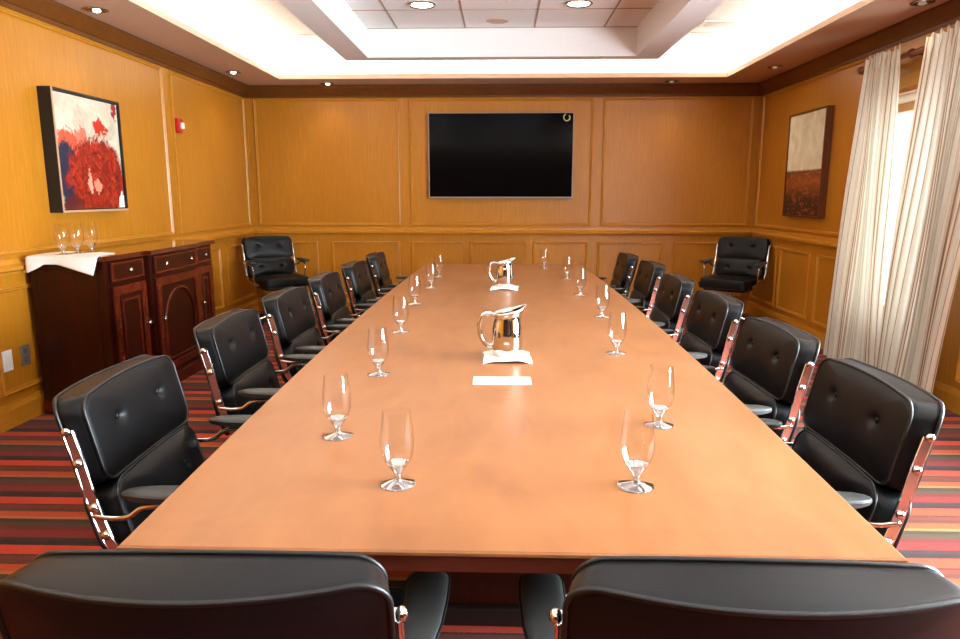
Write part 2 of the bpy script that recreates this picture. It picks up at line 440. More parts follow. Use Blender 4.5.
for x in (-0.90, -0.31, 0.285, 0.88): box(bm, x - 0.006, x + 0.006, by0, by1, ZI - 0.004, ZI)
y = by1 - 0.005
for k in range(12):
    box(bm, -bx, bx, y - 0.006, y + 0.006, ZI - 0.004, ZI); y -= 0.595
obj('tile_joint', bm, 'joint', ceil)
# stop bands of the outer tray on the near and far runs
bm = B()
for y in (6.75, 5.4, 4.05, 2.7):
    for s in (-1, 1): box(bm, s * 1.9 - 0.5, s * 1.9 + 0.5, y - 0.004, y + 0.004, ZO - 0.003, ZO)
obj('tray_joint', bm, 'joint', ceil)

# recessed lamps
def gimbal(loc, label, lit, shift):
    t = thing('recessed_spotlight', label, 'ceiling light', loc, 0, 'recessed spotlights in the soffit')
    obj('trim_ring', lathe(B(), [(0.046, -0.001), (0.066, 0.0), (0.070, -0.006), (0.064, -0.010), (0.050, -0.009), (0.046, -0.001)], 32), 'nickel', t, smooth=True)
    obj('recess_shade_disc', lathe(B(), [(0, -0.0012), (0.048, -0.0012), (0.048, -0.003), (0, -0.003)], 32), 'dark', t)  # dark disc puts the shade of the lamp recess into colour
    obj('bulb', ball(B(), (shift[0], shift[1], -0.009), 0.024, (1, 1, 0.5), 14), 'lamp' if lit else 'lamp_dim', t, smooth='all')
    return t
gimbal((-2.61, 4.66, ZS), 'recessed spotlight in soffit above the red painting', True, (0, 0.0))
gimbal((-2.60, 6.95, ZS), 'lit recessed spotlight in left soffit near the far corner', True, (0, 0))
gimbal((-1.86, 7.68, ZS), 'lit recessed spotlight in far soffit, left of the television', True, (0, 0))
gimbal((1.79, 7.63, ZS), 'dim recessed spotlight in far soffit, right of the television', False, (0, 0))
gimbal((2.55, 6.82, ZS), 'dim recessed spotlight in right soffit near the far corner', False, (0, 0))
gimbal((2.61, 4.64, ZS), 'dim recessed spotlight in soffit above the curtains', False, (0, 0))
for x, lb in ((-0.60, 'round white downlight in coffered ceiling, left of the two'), (0.58, 'round white downlight in coffered ceiling, right of the two')):
    t = thing('downlight', lb, 'ceiling light', (x, 5.53, ZI - 0.004), 0, 'downlights in the coffer')
    obj('trim_ring', lathe(B(), [(0.080, 0), (0.104, 0), (0.106, -0.008), (0.096, -0.012), (0.080, -0.006), (0.080, 0)], 40), 'nickel', t, smooth=True)
    obj('diffuser', lathe(B(), [(0, -0.002), (0.084, -0.002), (0.084, -0.006), (0, -0.009)], 40), 'lamp', t, smooth='all')
sp = thing('ceiling_speaker', 'flat round speaker grille in the coffered ceiling', 'speaker', (-0.03, 6.06, ZI))
obj('grille', lathe(B(), [(0, -0.006), (0.075, -0.006), (0.078, -0.004)], 36), plain('perforated cream grille', (206, 178, 160), 0.6, bump=0.4, bscale=400), sp)
obj('rim', lathe(B(), [(0.078, 0), (0.092, 0), (0.092, -0.005), (0.078, -0.008), (0.078, 0)], 36), 'soffit', sp, smooth=True)
vt = thing('air_vent', 'white louvred air vent in the tray beside the window wall', 'vent', (1.98, 6.42, ZO))
bm = B(); ring(bm, 0.24, -0.11, 0.11, 0.20, -0.07, 0.07, -0.012, 0); obj('vent_frame', bm, 'white', vt)
obj('duct_back', box(B(), -0.20, 0.20, -0.07, 0.07, -0.002, 0), 'dark', vt)
for k in range(7):
    bm = B(); box(bm, -0.20, 0.20, -0.012, 0.012, -0.0015, 0.0015)
    bmesh.ops.rotate(bm, verts=bm.verts, cent=(0, 0, 0), matrix=Matrix.Rotation(R(35), 3, 'X'))
    bmesh.ops.translate(bm, verts=bm.verts, vec=(0, -0.06 + 0.02 * k, -0.0105))
    obj('louvre', bm, 'white', vt)

# ------------------------------------------------------------------ windows and curtains
def window(i, w, label, detail):
    y0, y1, z0, z1 = w
    root = bpy.data.objects.new('window_%d' % i, None); C.objects.link(root)
    root.location = (XW, (y0 + y1) / 2, z0); tag(root, label, 'window', None, 'structure')
    off = root.location
    bm = B()
    f = 0.055; zt = z1 - 0.10
    xa, xb = XW + 0.05, XW + 0.10
    box(bm, xa, xb, y0, y0 + f, z0, z1, 0.003); box(bm, xa, xb, y1 - f, y1, z0, z1, 0.003)
    box(bm, xa, xb, y0 + f, y1 - f, z0, z0 + f, 0.003); box(bm, xa, xb, y0 + f, y1 - f, zt - f, zt, 0.003); box(bm, xa, xb, y0 + f, y1 - f, z1 - 0.02, z1)
    ym = (y0 + y1) / 2
    if detail: box(bm, xa, xb, ym - 0.03, ym + 0.03, z0 + f, zt - f, 0.003)
    obj('window_frame', bm, 'window_wood', root, off)
    obj('pane', box(B(), XW + 0.072, XW + 0.076, y0 + f, y1 - f, z0 + f, zt - f), 'pane', root, off)
    obj('roller_blind', tube(B(), [(XW + 0.075, y0 + 0.06, z1 - 0.062), (XW + 0.075, y1 - 0.06, z1 - 0.062)], 0.036, 16), 'blind', root, off, smooth=True)
    bm = B()
    c = 0.085
    box(bm, XW - 0.018, XW, y0 - c, y0, z0 - c, z1 + c, 0.004); box(bm, XW - 0.018, XW, y1, y1 + c, z0 - c, z1 + c, 0.004)
    box(bm, XW - 0.018, XW, y0, y1, z1, z1 + c, 0.004); box(bm, XW - 0.035, XW, y0, y1, z0 - 0.03, z0, 0.004)
    obj('casing', bm, 'trim', root, off)
    return root
window(1, W1, 'bright window between the striped curtains', True)
window(2, W2, 'added unseen window giving daylight from the right wall beside the viewer', True)

def curtain(top, bot, z1, folds, amp, label, seed, dx, name='curtain'):
    rnd = random.Random(seed)
    nu, nv = folds * 12, 40
    bm = B(); uvl = bm.loops.layers.uv.new('UVMap')
    ph = [rnd.uniform(-0.5, 0.5) for _ in range(folds + 2)]
    V = []
    for j in range(nv + 1):
        v = j / nv                                   # 0 top, 1 bottom
        row = []
        for i in range(nu + 1):
            u = i / nu
            a0 = top[0] + (top[1] - top[0]) * u; b0 = bot[0] + (bot[1] - bot[0]) * u
            e = v ** 1.15
            y = a0 + (b0 - a0) * e
            k = u * folds; fi = int(min(k, folds - 1)); w = ph[fi] + (ph[fi + 1] - ph[fi]) * (k - fi)
            s = math.sin(2 * PI * k + 0.9 * w * (0.4 + v))
            A = amp * (0.55 + 0.75 * min(1, v * 1.6)) * (1 + 0.5 * w)
            pinch = 0.45 if 0.02 < v < 0.05 else 1.0
            x = 2.668 + dx * v - A * pinch * s - 0.015 * v + 0.012 * math.sin(5 * v + 9 * u)
            y += 0.010 * math.cos(4 * PI * k + w)
            z = z1 * (1 - v) + 0.015 * v + (0.012 * math.sin(2 * PI * k + 2 * w) + 0.007 * math.sin(5.3 * k)) * max(0, 1 - 12 * v)
            row.append(bm.verts.new((x, y, z)))
        V.append(row)
    for j in range(nv):
        for i in range(nu):
            f = bm.faces.new((V[j][i], V[j][i + 1], V[j + 1][i + 1], V[j + 1][i]))
            for l, (a, b) in zip(f.loops, ((i, j), (i + 1, j), (i + 1, j + 1), (i, j + 1))): l[uvl].uv = (a / nu * folds / 7.0 * 1.15, b / nv)
    o = obj(name, bm, 'curtain', smooth='all')
    return tag(o, label, 'curtain', 'striped curtains on the rod')
curtain((4.93, 5.385), (4.80, 5.655), 2.300, 7, 0.022, 'cream striped curtain panel at far end of rod beside the picture', 3, 0.03)
curtain((3.90, 4.655), (4.13, 4.77), 2.300, 9, 0.026, 'cream striped curtain panel nearer the viewer with tan stripes', 5, -0.03)
rod = thing('curtain_rod', 'round wooden curtain rod with ball finial above the window', 'curtain rod', (2.725, 4.6, 2.245))
obj('pole', tube(B(), [(0, -0.85, 0), (0, 0.93, 0)], 0.019, 16), 'rod', rod, smooth=True)
for s in (-1, 1):
    obj('finial', lathe(B(), [(0, -0.03), (0.016, -0.026), (0.028, -0.01), (0.030, 0.004), (0.024, 0.02), (0.012, 0.03), (0.020, 0.036), (0.020, 0.044), (0, 0.044)], 20), 'rod', rod, smooth=True).matrix_local = Matrix.Translation((0, 0.955 if s > 0 else -0.885, 0)) @ Matrix.Rotation(R(90 * s), 4, 'X')
for y in (-0.6, 0.30):
    bm = B(); tube(bm, [(0, y, 0), (0.05, y, -0.004), (0.092, y, -0.004)], 0.009, 10)
    lathe(bm, [(0.0205, -0.012), (0.027, -0.012), (0.027, 0.012), (0.0205, 0.012), (0.0205, -0.012)], 20)
    bm2 = B()
    tube(bm2, [(0.027, y, -0.004), (0.093, y, -0.004)], 0.009, 10)
    tube(bm2, [(0.026 * math.cos(a), y, 0.026 * math.sin(a)) for a in [2 * PI * k / 20 for k in range(20)]], 0.006, 8, closed=True)
    box(bm2, 0.086, 0.0945, y - 0.025, y + 0.025, -0.045, 0.035, 0.002)
    bm.free()
    obj('bracket', bm2, 'rod', rod, smooth=True)

# ------------------------------------------------------------------ conference table
TX, TY0, TY1, TZ = 0.017, 1.052, 5.885, 0.74
def half(y):
    u = (y - (TY0 + TY1) / 2) / ((TY1 - TY0) / 2)
    return 0.652 + 0.048 * (1 - u * u)
ys = [TY0 + (TY1 - TY0) * k / 40 for k in range(41)]
outl = [(half(y), y) for y in ys] + [(-half(y), y) for y in reversed(ys)]
tab = thing('conference_table', 'long maple conference table with gently bowed sides', 'table', (TX, 3.475, 0))
tyo = (0, 3.475, 0)
def shrink(d): return [(x - d if x > 0 else x + d, y + ((d if y < 3 else -d) if (abs(y - TY0) < 1e-4 or abs(y - TY1) < 1e-4) else 0)) for x, y in outl]
bm = B()
L = [[bm.verts.new((x, y, z)) for x, y in shrink(dd)] for dd, z in ((0.004, TZ), (0.0, TZ - 0.003), (0.0, TZ - 0.008), (0.004, TZ - 0.011), (0.030, TZ - 0.022))]
n = len(outl)
for p, q in zip(L, L[1:]):
    for k in range(n): bm.faces.new((p[k], p[(k + 1) % n], q[(k + 1) % n], q[k]))
bm.faces.new(L[0]); bm.faces.new(list(reversed(L[-1])))
tt = obj('tabletop', bm, 'table', tab, tyo)
obj('apron', prism(B(), shrink(0.032), 'z', TZ - 0.055, TZ - 0.022), 'table_edge', tab, tyo)
tab.rotation_euler = (0, 0, R(-0.15))
for y in (2.15, 3.475, 4.8):
    bm = B(); box(bm, -0.28, 0.28, y - 0.19, y + 0.19, 0.06, TZ - 0.055, 0.006)
    p = obj('pedestal', bm, 'cherry', tab, tyo)
    bm = B(); box(bm, -0.30, 0.30, y - 0.21, y + 0.21, 0.0, 0.06, 0.004); obj('plinth', bm, 'dark', p, tyo)

# ------------------------------------------------------------------ chair
def rrect(w, h, r, q=7, m=12):
    """rounded rectangle outline, counter-clockwise"""
    P = []
    cs = [(w / 2 - r, h / 2 - r, 0), (-w / 2 + r, h / 2 - r, 90), (-w / 2 + r, -h / 2 + r, 180), (w / 2 - r, -h / 2 + r, 270)]
    for i, (cx, cy, a) in enumerate(cs):
        for k in range(q + 1):
            t = R(a + 90 * k / q); P.append((cx + r * math.cos(t), cy + r * math.sin(t)))
        nx, ny, na = cs[(i + 1) % 4]
        s = P[-1]; e = (nx + r * math.cos(R(na)), ny + r * math.sin(R(na)))
        for k in range(1, m): P.append((s[0] + (e[0] - s[0]) * k / m, s[1] + (e[1] - s[1]) * k / m))
    return P
def cushion(w, h, d, r, fs, fb, rb, wrap, frame, buttons=(), bdepth=0.014, rings=22, crown=0.0):
    """padded box: outline w x h, depth d; front narrower by fs, faces bulge by fb / rb; frame maps (x,depth,up) to chair space.
    returns mesh, front piping loop, rear piping loop, button seats"""
    out = rrect(w, h, r); bm = B(); n = len(out)
    def pt(x, y, dep):
        k = (dep + d / 2) / d
        y = y - crown * (0.25 + 0.75 * min(max(k, 0), 1)) * abs(2 * x / w) ** 2.2 * max(0.0, y / (h / 2))
        sc = 1 + (fs - 1) * min(max(k, 0), 1)
        X, Z = x * sc, y * (1 + (fs - 1) * 0.6 * min(max(k, 0), 1))
        return X, dep + wrap * (1.0 - 0.75 * min(max(k, 0), 1)) * (2 * X / w) ** 2, Z
    def front(x, y, s):
        o = fb * (1 - s ** 2.6)
        for bx_, bz_ in buttons:
            q = ((x - bx_) ** 2 + (y - bz_) ** 2)
            o -= bdepth * math.exp(-q / (2 * 0.012 ** 2)) + 0.25 * bdepth * math.exp(-q / (2 * 0.04 ** 2))
        return o
    layers = []
    for k in range(rings):
        s = 0.04 + (0.985 - 0.04) * k / (rings - 1)
        layers.append([pt(x * s, y * s, -d / 2 - rb * (1 - s * s)) for x, y in out])
    for dep in (-d / 2 + 0.006, -d / 4, 0.0, d / 4, d / 2 - 0.006):
        bul = 1 + 0.012 * (1 - (2 * dep / d) ** 2)
        layers.append([pt(x * bul, y * bul, dep) for x, y in out])
    for k in range(rings - 1, -1, -1):
        s = 0.04 + (0.975 - 0.04) * k / (rings - 1)
        layers.append([pt(x * s, y * s, d / 2 + front(x * s * fs, y * s, s)) for x, y in out])
    V = [[bm.verts.new(frame(p)) for p in L] for L in layers]
    for a, b in zip(V, V[1:]):
        for i in range(n): bm.faces.new((a[i], a[(i + 1) % n], b[(i + 1) % n], b[i]))
    bm.faces.new(list(reversed(V[0]))); bm.faces.new(V[-1])
    fp = [frame(pt(x * 1.002, y * 1.002, d / 2 - 0.001)) for x, y in out]
    rp = [frame(pt(x * 1.002, y * 1.002, -d / 2 + 0.001)) for x, y in out]
    bt = [frame((bx_, d / 2 + front(bx_, bz_, 0.5) + 0.003 + 0.25 * wrap * (2 * bx_ / w) ** 2 + 0.002, bz_)) for bx_, bz_ in buttons]
    return bm, fp, rp, bt
def tilted(cy, cz, ang):
    c, s = math.cos(R(ang)), math.sin(R(ang))
    return lambda p: Vector((p[0], cy + p[1] * c - p[2] * s, cz + p[1] * s + p[2] * c))
def flat(cy, cz): return lambda p: Vector((p[0], cy - p[2], cz + p[1]))

def make_chair(label):
    t = thing('leather_armchair', label, 'chair')
    def pad(name, *a, **k):
        bm, fp, rp, bt = cushion(*a, **k)
        o = obj(name, bm, 'leather', t, smooth='all')
        obj('piping', tube(B(), fp, 0.0042, 6, closed=True), 'piping', o, smooth='all')
        obj('piping', tube(B(), rp, 0.0050, 6, closed=True), 'piping', o, smooth='all')
        for b in bt: obj('button', ball(B(), b, 0.0085, (1, 0.55, 1), 10), 'leather', o, smooth='all')
        return o
    pad('upper_back_cushion', 0.530, 0.240, 0.098, 0.046, 0.94, 0.018, 0.012, 0.050, tilted(-0.332, 0.716, 13), buttons=((-0.115, 0.018), (0.115, 0.018)), crown=0.016)
    pad('lower_back_cushion', 0.500, 0.190, 0.090, 0.055, 0.95, 0.026, 0.010, 0.015, tilted(-0.268, 0.512, 15), buttons=((-0.112, 0.0), (0.112, 0.0)), crown=0.006)
    pad('seat_cushion', 0.490, 0.450, 0.090, 0.060, 0.95, 0.022, 0.0, 0.004, flat(0.035, 0.395), buttons=((-0.112, 0.03), (0.112, 0.03)), bdepth=0.012)
    path = spline([(-0.3225, 0.757), (-0.316, 0.732), (-0.299, 0.665), (-0.283, 0.590), (-0.261, 0.510), (-0.232, 0.445), (-0.160, 0.402), (-0.05, 0.382), (0.06, 0.378), (0.16, 0.380)], 4)
    for s in (-1, 1):
        bm = B(); X0, X1 = 0.264, 0.275
        hw = 0.0120; rows = []
        for i, p in enumerate(path):
            d = (path[min(i + 1, len(path) - 1)] - path[max(i - 1, 0)]).normalized(); nn = Vector((-d.y, d.x))
            a, b = p + nn * hw, p - nn * hw
            rows.append([bm.verts.new((s * X, q.x, q.y)) for X, q in ((X0, a), (X1, a), (X1, b), (X0, b))])
        for a, b in zip(rows, rows[1:]):
            for k in range(4): bm.faces.new((a[k], a[(k + 1) % 4], b[(k + 1) % 4], b[k]))
        bm.faces.new(rows[0]); bm.faces.new(rows[-1])
        for e in (1, -1):
            ed = []
            for i, p in enumerate(path):
                d = (path[min(i + 1, len(path) - 1)] - path[max(i - 1, 0)]).normalized(); nn = Vector((-d.y, d.x))
                q = p + nn * hw * e; ed.append((s * (X1 - 0.001), q.x, q.y))
            tube(bm, ed, 0.0028, 6)
        fr = obj('side_frame', bm, 'alu', t, smooth=True)
        for by, bz in ((-0.3225, 0.757), (-0.302, 0.676), (-0.275, 0.562), (-0.252, 0.490)):
            obj('bolt', ball(B(), (s * 0.277, by, bz), 0.0118, (0.8, 1, 1), 12), 'alu', fr, smooth='all')
        # armrest: leather pad on a bent bracket
        bm = B()
        prof = [(-0.200, 0.008, 0.006), (-0.19, 0.018, 0.009), (-0.165, 0.028, 0.012), (-0.12, 0.035, 0.014), (-0.04, 0.040, 0.015), (0.025, 0.040, 0.015), (0.046, 0.036, 0.013), (0.058, 0.022, 0.008)]
        L = []
        for y, wx, wz in prof:
            L.append([bm.verts.new((s * 0.280 + wx * math.copysign(abs(math.cos(a)) ** 0.55, math.cos(a)), y, 0.598 - 0.035 * (y + 0.1) + wz * math.copysign(abs(math.sin(a)) ** 0.55, math.sin(a)))) for a in [2 * PI * k / 20 for k in range(20)]])
        for a, b in zip(L, L[1:]):
            for k in range(20): bm.faces.new((a[k], a[(k + 1) % 20], b[(k + 1) % 20], b[k]))
        bm.faces.new(L[0]); bm.faces.new(L[-1])
        ar = obj('armrest', bm, 'arm', t, smooth='all')
        for e in (1, -1):
            obj('piping', tube(B(), [(s * 0.280 + e * wx * 1.0, y, 0.598 - 0.035 * (y + 0.1) + wz * 0.35) for y, wx, wz in prof[1:-1]], 0.003, 6), 'piping', ar, smooth='all')
        pts = spline([(s * 0.270, -0.280, 0.540), (s * 0.274, -0.235, 0.535), (s * 0.276, -0.19, 0.540), (s * 0.280, -0.15, 0.566), (s * 0.280, -0.08, 0.572), (s * 0.280, -0.02, 0.570), (s * 0.278, 0.01, 0.545), (s * 0.272, 0.015, 0.48), (s * 0.266, 0.010, 0.392)], 4)
        obj('arm_bracket', tube(B(), pts, 0.0075, 8), 'alu', ar, smooth='all')
    bm = B(); box(bm, -0.205, 0.205, -0.16, 0.20, 0.320, 0.348, 0.008); obj('seat_pan', bm, 'rubber', t)
    bm = B(); lathe(bm, [(0, 0.085), (0.036, 0.085), (0.040, 0.13), (0.026, 0.15), (0.026, 0.295), (0.055, 0.308), (0.055, 0.322), (0, 0.322)], 20)
    bmesh.ops.translate(bm, verts=bm.verts, vec=(0, 0.0, 0)); obj('column', bm, 'alu', t, smooth=True)
    for k in range(5):
        a = R(90 + 72 * k); ca, sa = math.cos(a), math.sin(a)
        bm = B(); tube(bm, [(0.03 * ca, 0.03 * sa, 0.115), (0.15 * ca, 0.15 * sa, 0.095), (0.27 * ca, 0.27 * sa, 0.073)], [0.020, 0.016, 0.012], 8)
        lg = obj('leg', bm, 'alu', t, smooth=True)
        bm = B()
        for e in (-1, 1):
            c = Vector((0.265 * ca - 0.012 * e * sa, 0.265 * sa + 0.012 * e * ca, 0.029)); ax = Vector((-sa, ca, 0))
            tube(bm, [c - ax * 0.009, c + ax * 0.009], 0.029, 16)
        tube(bm, [(0.265 * ca, 0.265 * sa, 0.029), (0.265 * ca, 0.265 * sa, 0.072)], 0.006, 8)
        obj('caster', bm, 'rubber', lg, smooth=True)
    return t

GL, GR = 'chairs along the left side of the table', 'chairs along the right side of the table'
chair = make_chair('black leather armchair at the near table end, left one with its back to the viewer')
chair.location = (-0.413, 1.170, 0); chair.rotation_euler = (0, 0, R(0.8)); chair['group'] = 'chairs at the near end of the table'
tree(chair)
dup(chair, (0.360, 1.170, 0), R(-1.0), 'black leather armchair at the near table end, right one with its back to the viewer', 'chairs at the near end of the table')
ordw = ['nearest', 'second', 'third', 'fourth', 'fifth', 'farthest']
def side_label(i, s):
    nm = 'left' if s < 0 else 'right'
    if i == 0: return 'tufted black leather armchair on %s side of table, nearest to the viewer' % nm
    if i == 5: return 'tufted black leather armchair on %s side of table, nearest the television wall' % nm
    return 'tufted black leather armchair on %s side of table, %s from the near end' % (nm, ordw[i])
LX = [(-0.73, 1.845, 2), (-0.770, 2.72, 1), (-0.762, 3.45, -1), (-0.75, 4.20, 1), (-0.725, 4.965, 0), (-0.712, 5.78, 2)]
RX = [(0.695, 1.86, -1), (0.715, 2.56, 2), (0.738, 3.37, 1), (0.735, 4.15, -1), (0.770, 5.03, 0), (0.725, 5.76, -1)]
for i, (x, y, a) in enumerate(LX): dup(chair, (x, y, 0), R(-90 + a), side_label(i, -1), GL)
for i, (x, y, a) in enumerate(RX): dup(chair, (x, y, 0), R(90 + a), side_label(i, 1), GR)
def raise_seat(c, h):
    for k in kids(c):
        if k.name.startswith('leg'): continue
        if k.name.startswith('column'): k.scale.z = (0.322 + h) / 0.322
        else: k.location.z += h
for x, rz, nm in ((-2.30, 217, 'left'), (2.36, 143, 'right')):
    raise_seat(dup(chair, (x, 7.10, 0), R(rz), 'black leather armchair in far %s corner, away from the table' % nm, 'spare chairs in the far corners'), 0.045)

# ------------------------------------------------------------------ glasses, pitchers, napkins
def make_goblet(label):
    t = thing('water_goblet', label, 'glass')
    obj('foot', lathe(B(), [(r * 1.07, z * 0.90) for r, z in [(0, 0), (0.033, 0), (0.0345, 0.0015), (0.033, 0.003), (0.018, 0.0055), (0.008, 0.010), (0, 0.010)]], 32), 'glass', t, smooth=True)
    obj('stem', lathe(B(), [(r * 1.07, z * 0.90) for r, z in [(0, 0.010), (0.0075, 0.010), (0.0060, 0.016), (0.0058, 0.022), (0.0090, 0.030), (0.0165, 0.042), (0.0225, 0.053), (0.0185, 0.0535), (0.010, 0.046), (0, 0.043)]], 28), 'glass', t, smooth=True)
    obj('bowl', lathe(B(), [(r * 1.07, z * 0.90) for r, z in [(0.0226, 0.053), (0.0272, 0.064), (0.0306, 0.078), (0.0322, 0.095), (0.0318, 0.112), (0.0304, 0.130), (0.0286, 0.148), (0.0270, 0.166), (0.0264, 0.173)]], 40), 'glass_wall', t, smooth='all')
    return t
GTL, GTR = 'water goblets in the left row', 'water goblets in the right row'
left_g = [(-0.206, 1.32), (-0.394, 1.60), (-0.397, 2.19), (-0.425, 2.90), (-0.459, 3.675), (-0.437, 4.33), (-0.439, 4.93)]
right_g = [(0.277, 1.325), (0.409, 1.705), (0.434, 2.52), (0.493, 3.30), (0.471, 4.04), (0.469, 4.83), (0.354, 5.55)]
o7 = ['nearest to the viewer', 'second from the near end', 'third from the near end', 'fourth from the near end', 'fifth from the near end', 'sixth from the near end', 'nearest the television wall']
gob = None
for side, lst, grp in (('left', left_g, GTL), ('right', right_g, GTR)):
    for i, (x, y) in enumerate(lst):
        lb = 'clear stemmed water goblet in %s row on the table, %s' % (side, o7[i])
        if gob is None:
            gob = make_goblet(lb); gob.location = (x, y, TZ); gob['group'] = grp; tree(gob)
        else: dup(gob, (x, y, TZ), 0.7 * i, lb, grp)

def make_pitcher(label):
    t = thing('water_pitcher', label, 'pitcher')
    n = 40; bm = B()
    prof = [(0.045, 0.0), (0.051, 0.004), (0.055, 0.03), (0.056, 0.06), (0.054, 0.09), (0.049, 0.118), (0.0455, 0.135), (0.047, 0.150), (0.051, 0.160)]
    inner = [(0.049, 0.158), (0.045, 0.149), (0.0435, 0.135), (0.047, 0.118), (0.052, 0.09), (0.053, 0.03), (0.0, 0.008)]
    def P(r, z, a):
        f = max(0.0, math.cos(a)) ** 3 * max(0.0, (z - 0.12) / 0.04)
        return (r * math.cos(a) + 0.020 * f, r * math.sin(a) * (1 - 0.10 * f), z + 0.014 * f + 0.010 * max(0, (z - 0.12) / 0.04) * math.cos(a))
    rows = [[bm.verts.new(P(r, z, 2 * PI * k / n)) for k in range(n)] for r, z in prof + inner[:-1]]
    for a, b in zip(rows, rows[1:]):
        for k in range(n): bm.faces.new((a[k], a[(k + 1) % n], b[(k + 1) % n], b[k]))
    bm.faces.new(rows[0]); bm.faces.new(rows[-1])
    obj('body', bm, 'steel', t, smooth='all')
    obj('base_ring', tube(B(), [(0.047 * math.cos(a), 0.047 * math.sin(a), 0.004) for a in [2 * PI * k / 36 for k in range(36)]], 0.004, 8, closed=True), 'steel', t, smooth='all')
    obj('handle', tube(B(), spline([(-0.043, 0, 0.140), (-0.062, 0, 0.150), (-0.085, 0, 0.145), (-0.098, 0, 0.120), (-0.098, 0, 0.085), (-0.086, 0, 0.052), (-0.066, 0, 0.034), (-0.052, 0, 0.034)], 5), [0.007] + [0.009] * 34 + [0.007], 12), 'steel', t, smooth='all')
    bm = B()
    ig = [P(0.043, 0.152, a) for a in [R(-62 + 124 * k / 14) for k in range(15)]]
    V = [bm.verts.new(p) for p in ig]; bm.faces.new(V)
    e = bmesh.ops.extrude_face_region(bm, geom=bm.faces[:]); bmesh.ops.translate(bm, verts=[v for v in e['geom'] if isinstance(v, bmesh.types.BMVert)], vec=(0, 0, 0.003))
    obj('ice_guard', bm, 'steel', t)
    return t
def napkin_bm(sz=0.082, h=0.014, seed=1):
    bm = B(); n = 24; V = []
    rnd = random.Random(seed); p = rnd.uniform(0, 6)
    for j in range(n + 1):
        row = []
        for i in range(n + 1):
            u, v = -1 + 2 * i / n, -1 + 2 * j / n
            e = max(abs(u), abs(v)); cr = abs(u * v)
            z = h - 0.0095 * max(0, (cr - 0.45) / 0.55) ** 1.2 - 0.002 * max(0, (e - 0.8) / 0.2) + 0.0012 * math.sin(5 * u + p) * e * e
            row.append((u * sz * (1 + 0.06 * cr), v * sz * (1 + 0.06 * cr), z))
        V.append(row)
    top = [[bm.verts.new(c) for c in r] for r in V]
    bot = [[bm.verts.new((c[0], c[1], c[2] - 0.0038)) for c in r] for r in V]
    for j in range(n):
        for i in range(n):
            bm.faces.new((top[j][i], top[j][i + 1], top[j + 1][i + 1], top[j + 1][i])); bm.faces.new((bot[j][i], bot[j + 1][i], bot[j + 1][i + 1], bot[j][i + 1]))
    for k in range(n):
        bm.faces.new((top[0][k], bot[0][k], bot[0][k + 1], top[0][k + 1])); bm.faces.new((top[n][k], top[n][k + 1], bot[n][k + 1], bot[n][k]))
        bm.faces.new((top[k][0], top[k + 1][0], bot[k + 1][0], bot[k][0])); bm.faces.new((top[k][n], bot[k][n], bot[k + 1][n], top[k + 1][n]))
    return bm
PG = 'pitchers on folded napkins'
NS = [((0.026, 2.43), R(2), 'beside the white card'), ((0.030, 4.31), R(-4), 'nearest the television')]
pit = None
for (x, y), a, wh in NS:
    nk = obj('folded_napkin', napkin_bm(seed=int(y)), 'cloth', smooth=True, loc=(x, y, TZ)); nk.rotation_euler = (0, 0, a)
    tag(nk, 'folded white napkin under the pitcher ' + wh, 'napkin', 'napkins under the pitchers')
    # small tray that lifts the middle of the napkin
    tr = obj('coaster', lathe(B(), [(0, 0), (0.052, 0), (0.056, 0.004), (0.055, 0.0095), (0, 0.0095)], 32), 'dark', smooth=True, loc=(x, y, TZ))
    tag(tr, 'small dark coaster under the napkin and pitcher ' + wh, 'coaster', 'coasters under the pitchers')
    lb = 'polished steel water pitcher on white napkin ' + wh
    if pit is None:
        pit = make_pitcher(lb); pit.location = (x, y, TZ + 0.0142); pit.rotation_euler = (0, 0, R(6)); pit['group'] = PG; tree(pit)
    else: dup(pit, (x, y, TZ + 0.0142), R(8), lb, PG)
cd = thing('note_card', 'white card lying on the table in front of the nearer pitcher', 'card', (0.008, 2.118, TZ), R(0.5))
bm = B(); box(bm, -0.092, 0.092, -0.045, 0.045, 0.0, 0.002); obj('sheet', bm, 'paper', cd)
bm = B(); ring(bm, 0.070, -0.030, 0.030, 0.0685, -0.0285, 0.0285, 0.002, 0.0023); obj('printed_border', bm, 'paper_line', cd)

# ------------------------------------------------------------------ sideboard
sx = -2.775; fx = -2.33
sb = thing('sideboard', 'dark cherry sideboard with arched door standing on the left wall', 'sideboard', (-2.53, 4.75, 0))
so = (-2.53, 4.75, 0)
Y0, Y1, ZT = 3.98, 5.50, 0.965
CY0, CY1 = 4.47, 5.12
bm = B(); box(bm, sx, fx, Y0, Y1, 0.09, ZT - 0.03); box(bm, fx, fx + 0.035, CY0 - 0.03, CY1 + 0.03, 0.09, ZT - 0.03); obj('body', bm, 'cherry', sb, so)
bm = B()
prism(bm, [(sx, Y0 - 0.03), (fx + 0.03, Y0 - 0.03), (fx + 0.03, CY0 - 0.06), (fx + 0.065, CY0 - 0.06), (fx + 0.065, CY1 + 0.06), (fx + 0.03, CY1 + 0.06), (fx + 0.03, Y1 + 0.03), (sx, Y1 + 0.03)], 'z', ZT - 0.03, ZT)
bmesh.ops.bevel(bm, geom=[e for e in bm.edges], offset=0.006, segments=2, affect='EDGES'); obj('worktop', bm, 'cherry_top', sb, so)
bm = B(); box(bm, sx, fx + 0.012, Y0 - 0.012, Y1 + 0.012, 0, 0.09, 0.004); box(bm, fx, fx + 0.047, CY0 - 0.04, CY1 + 0.04, 0, 0.09, 0.004); obj('plinth', bm, 'cherry_trim', sb, so)
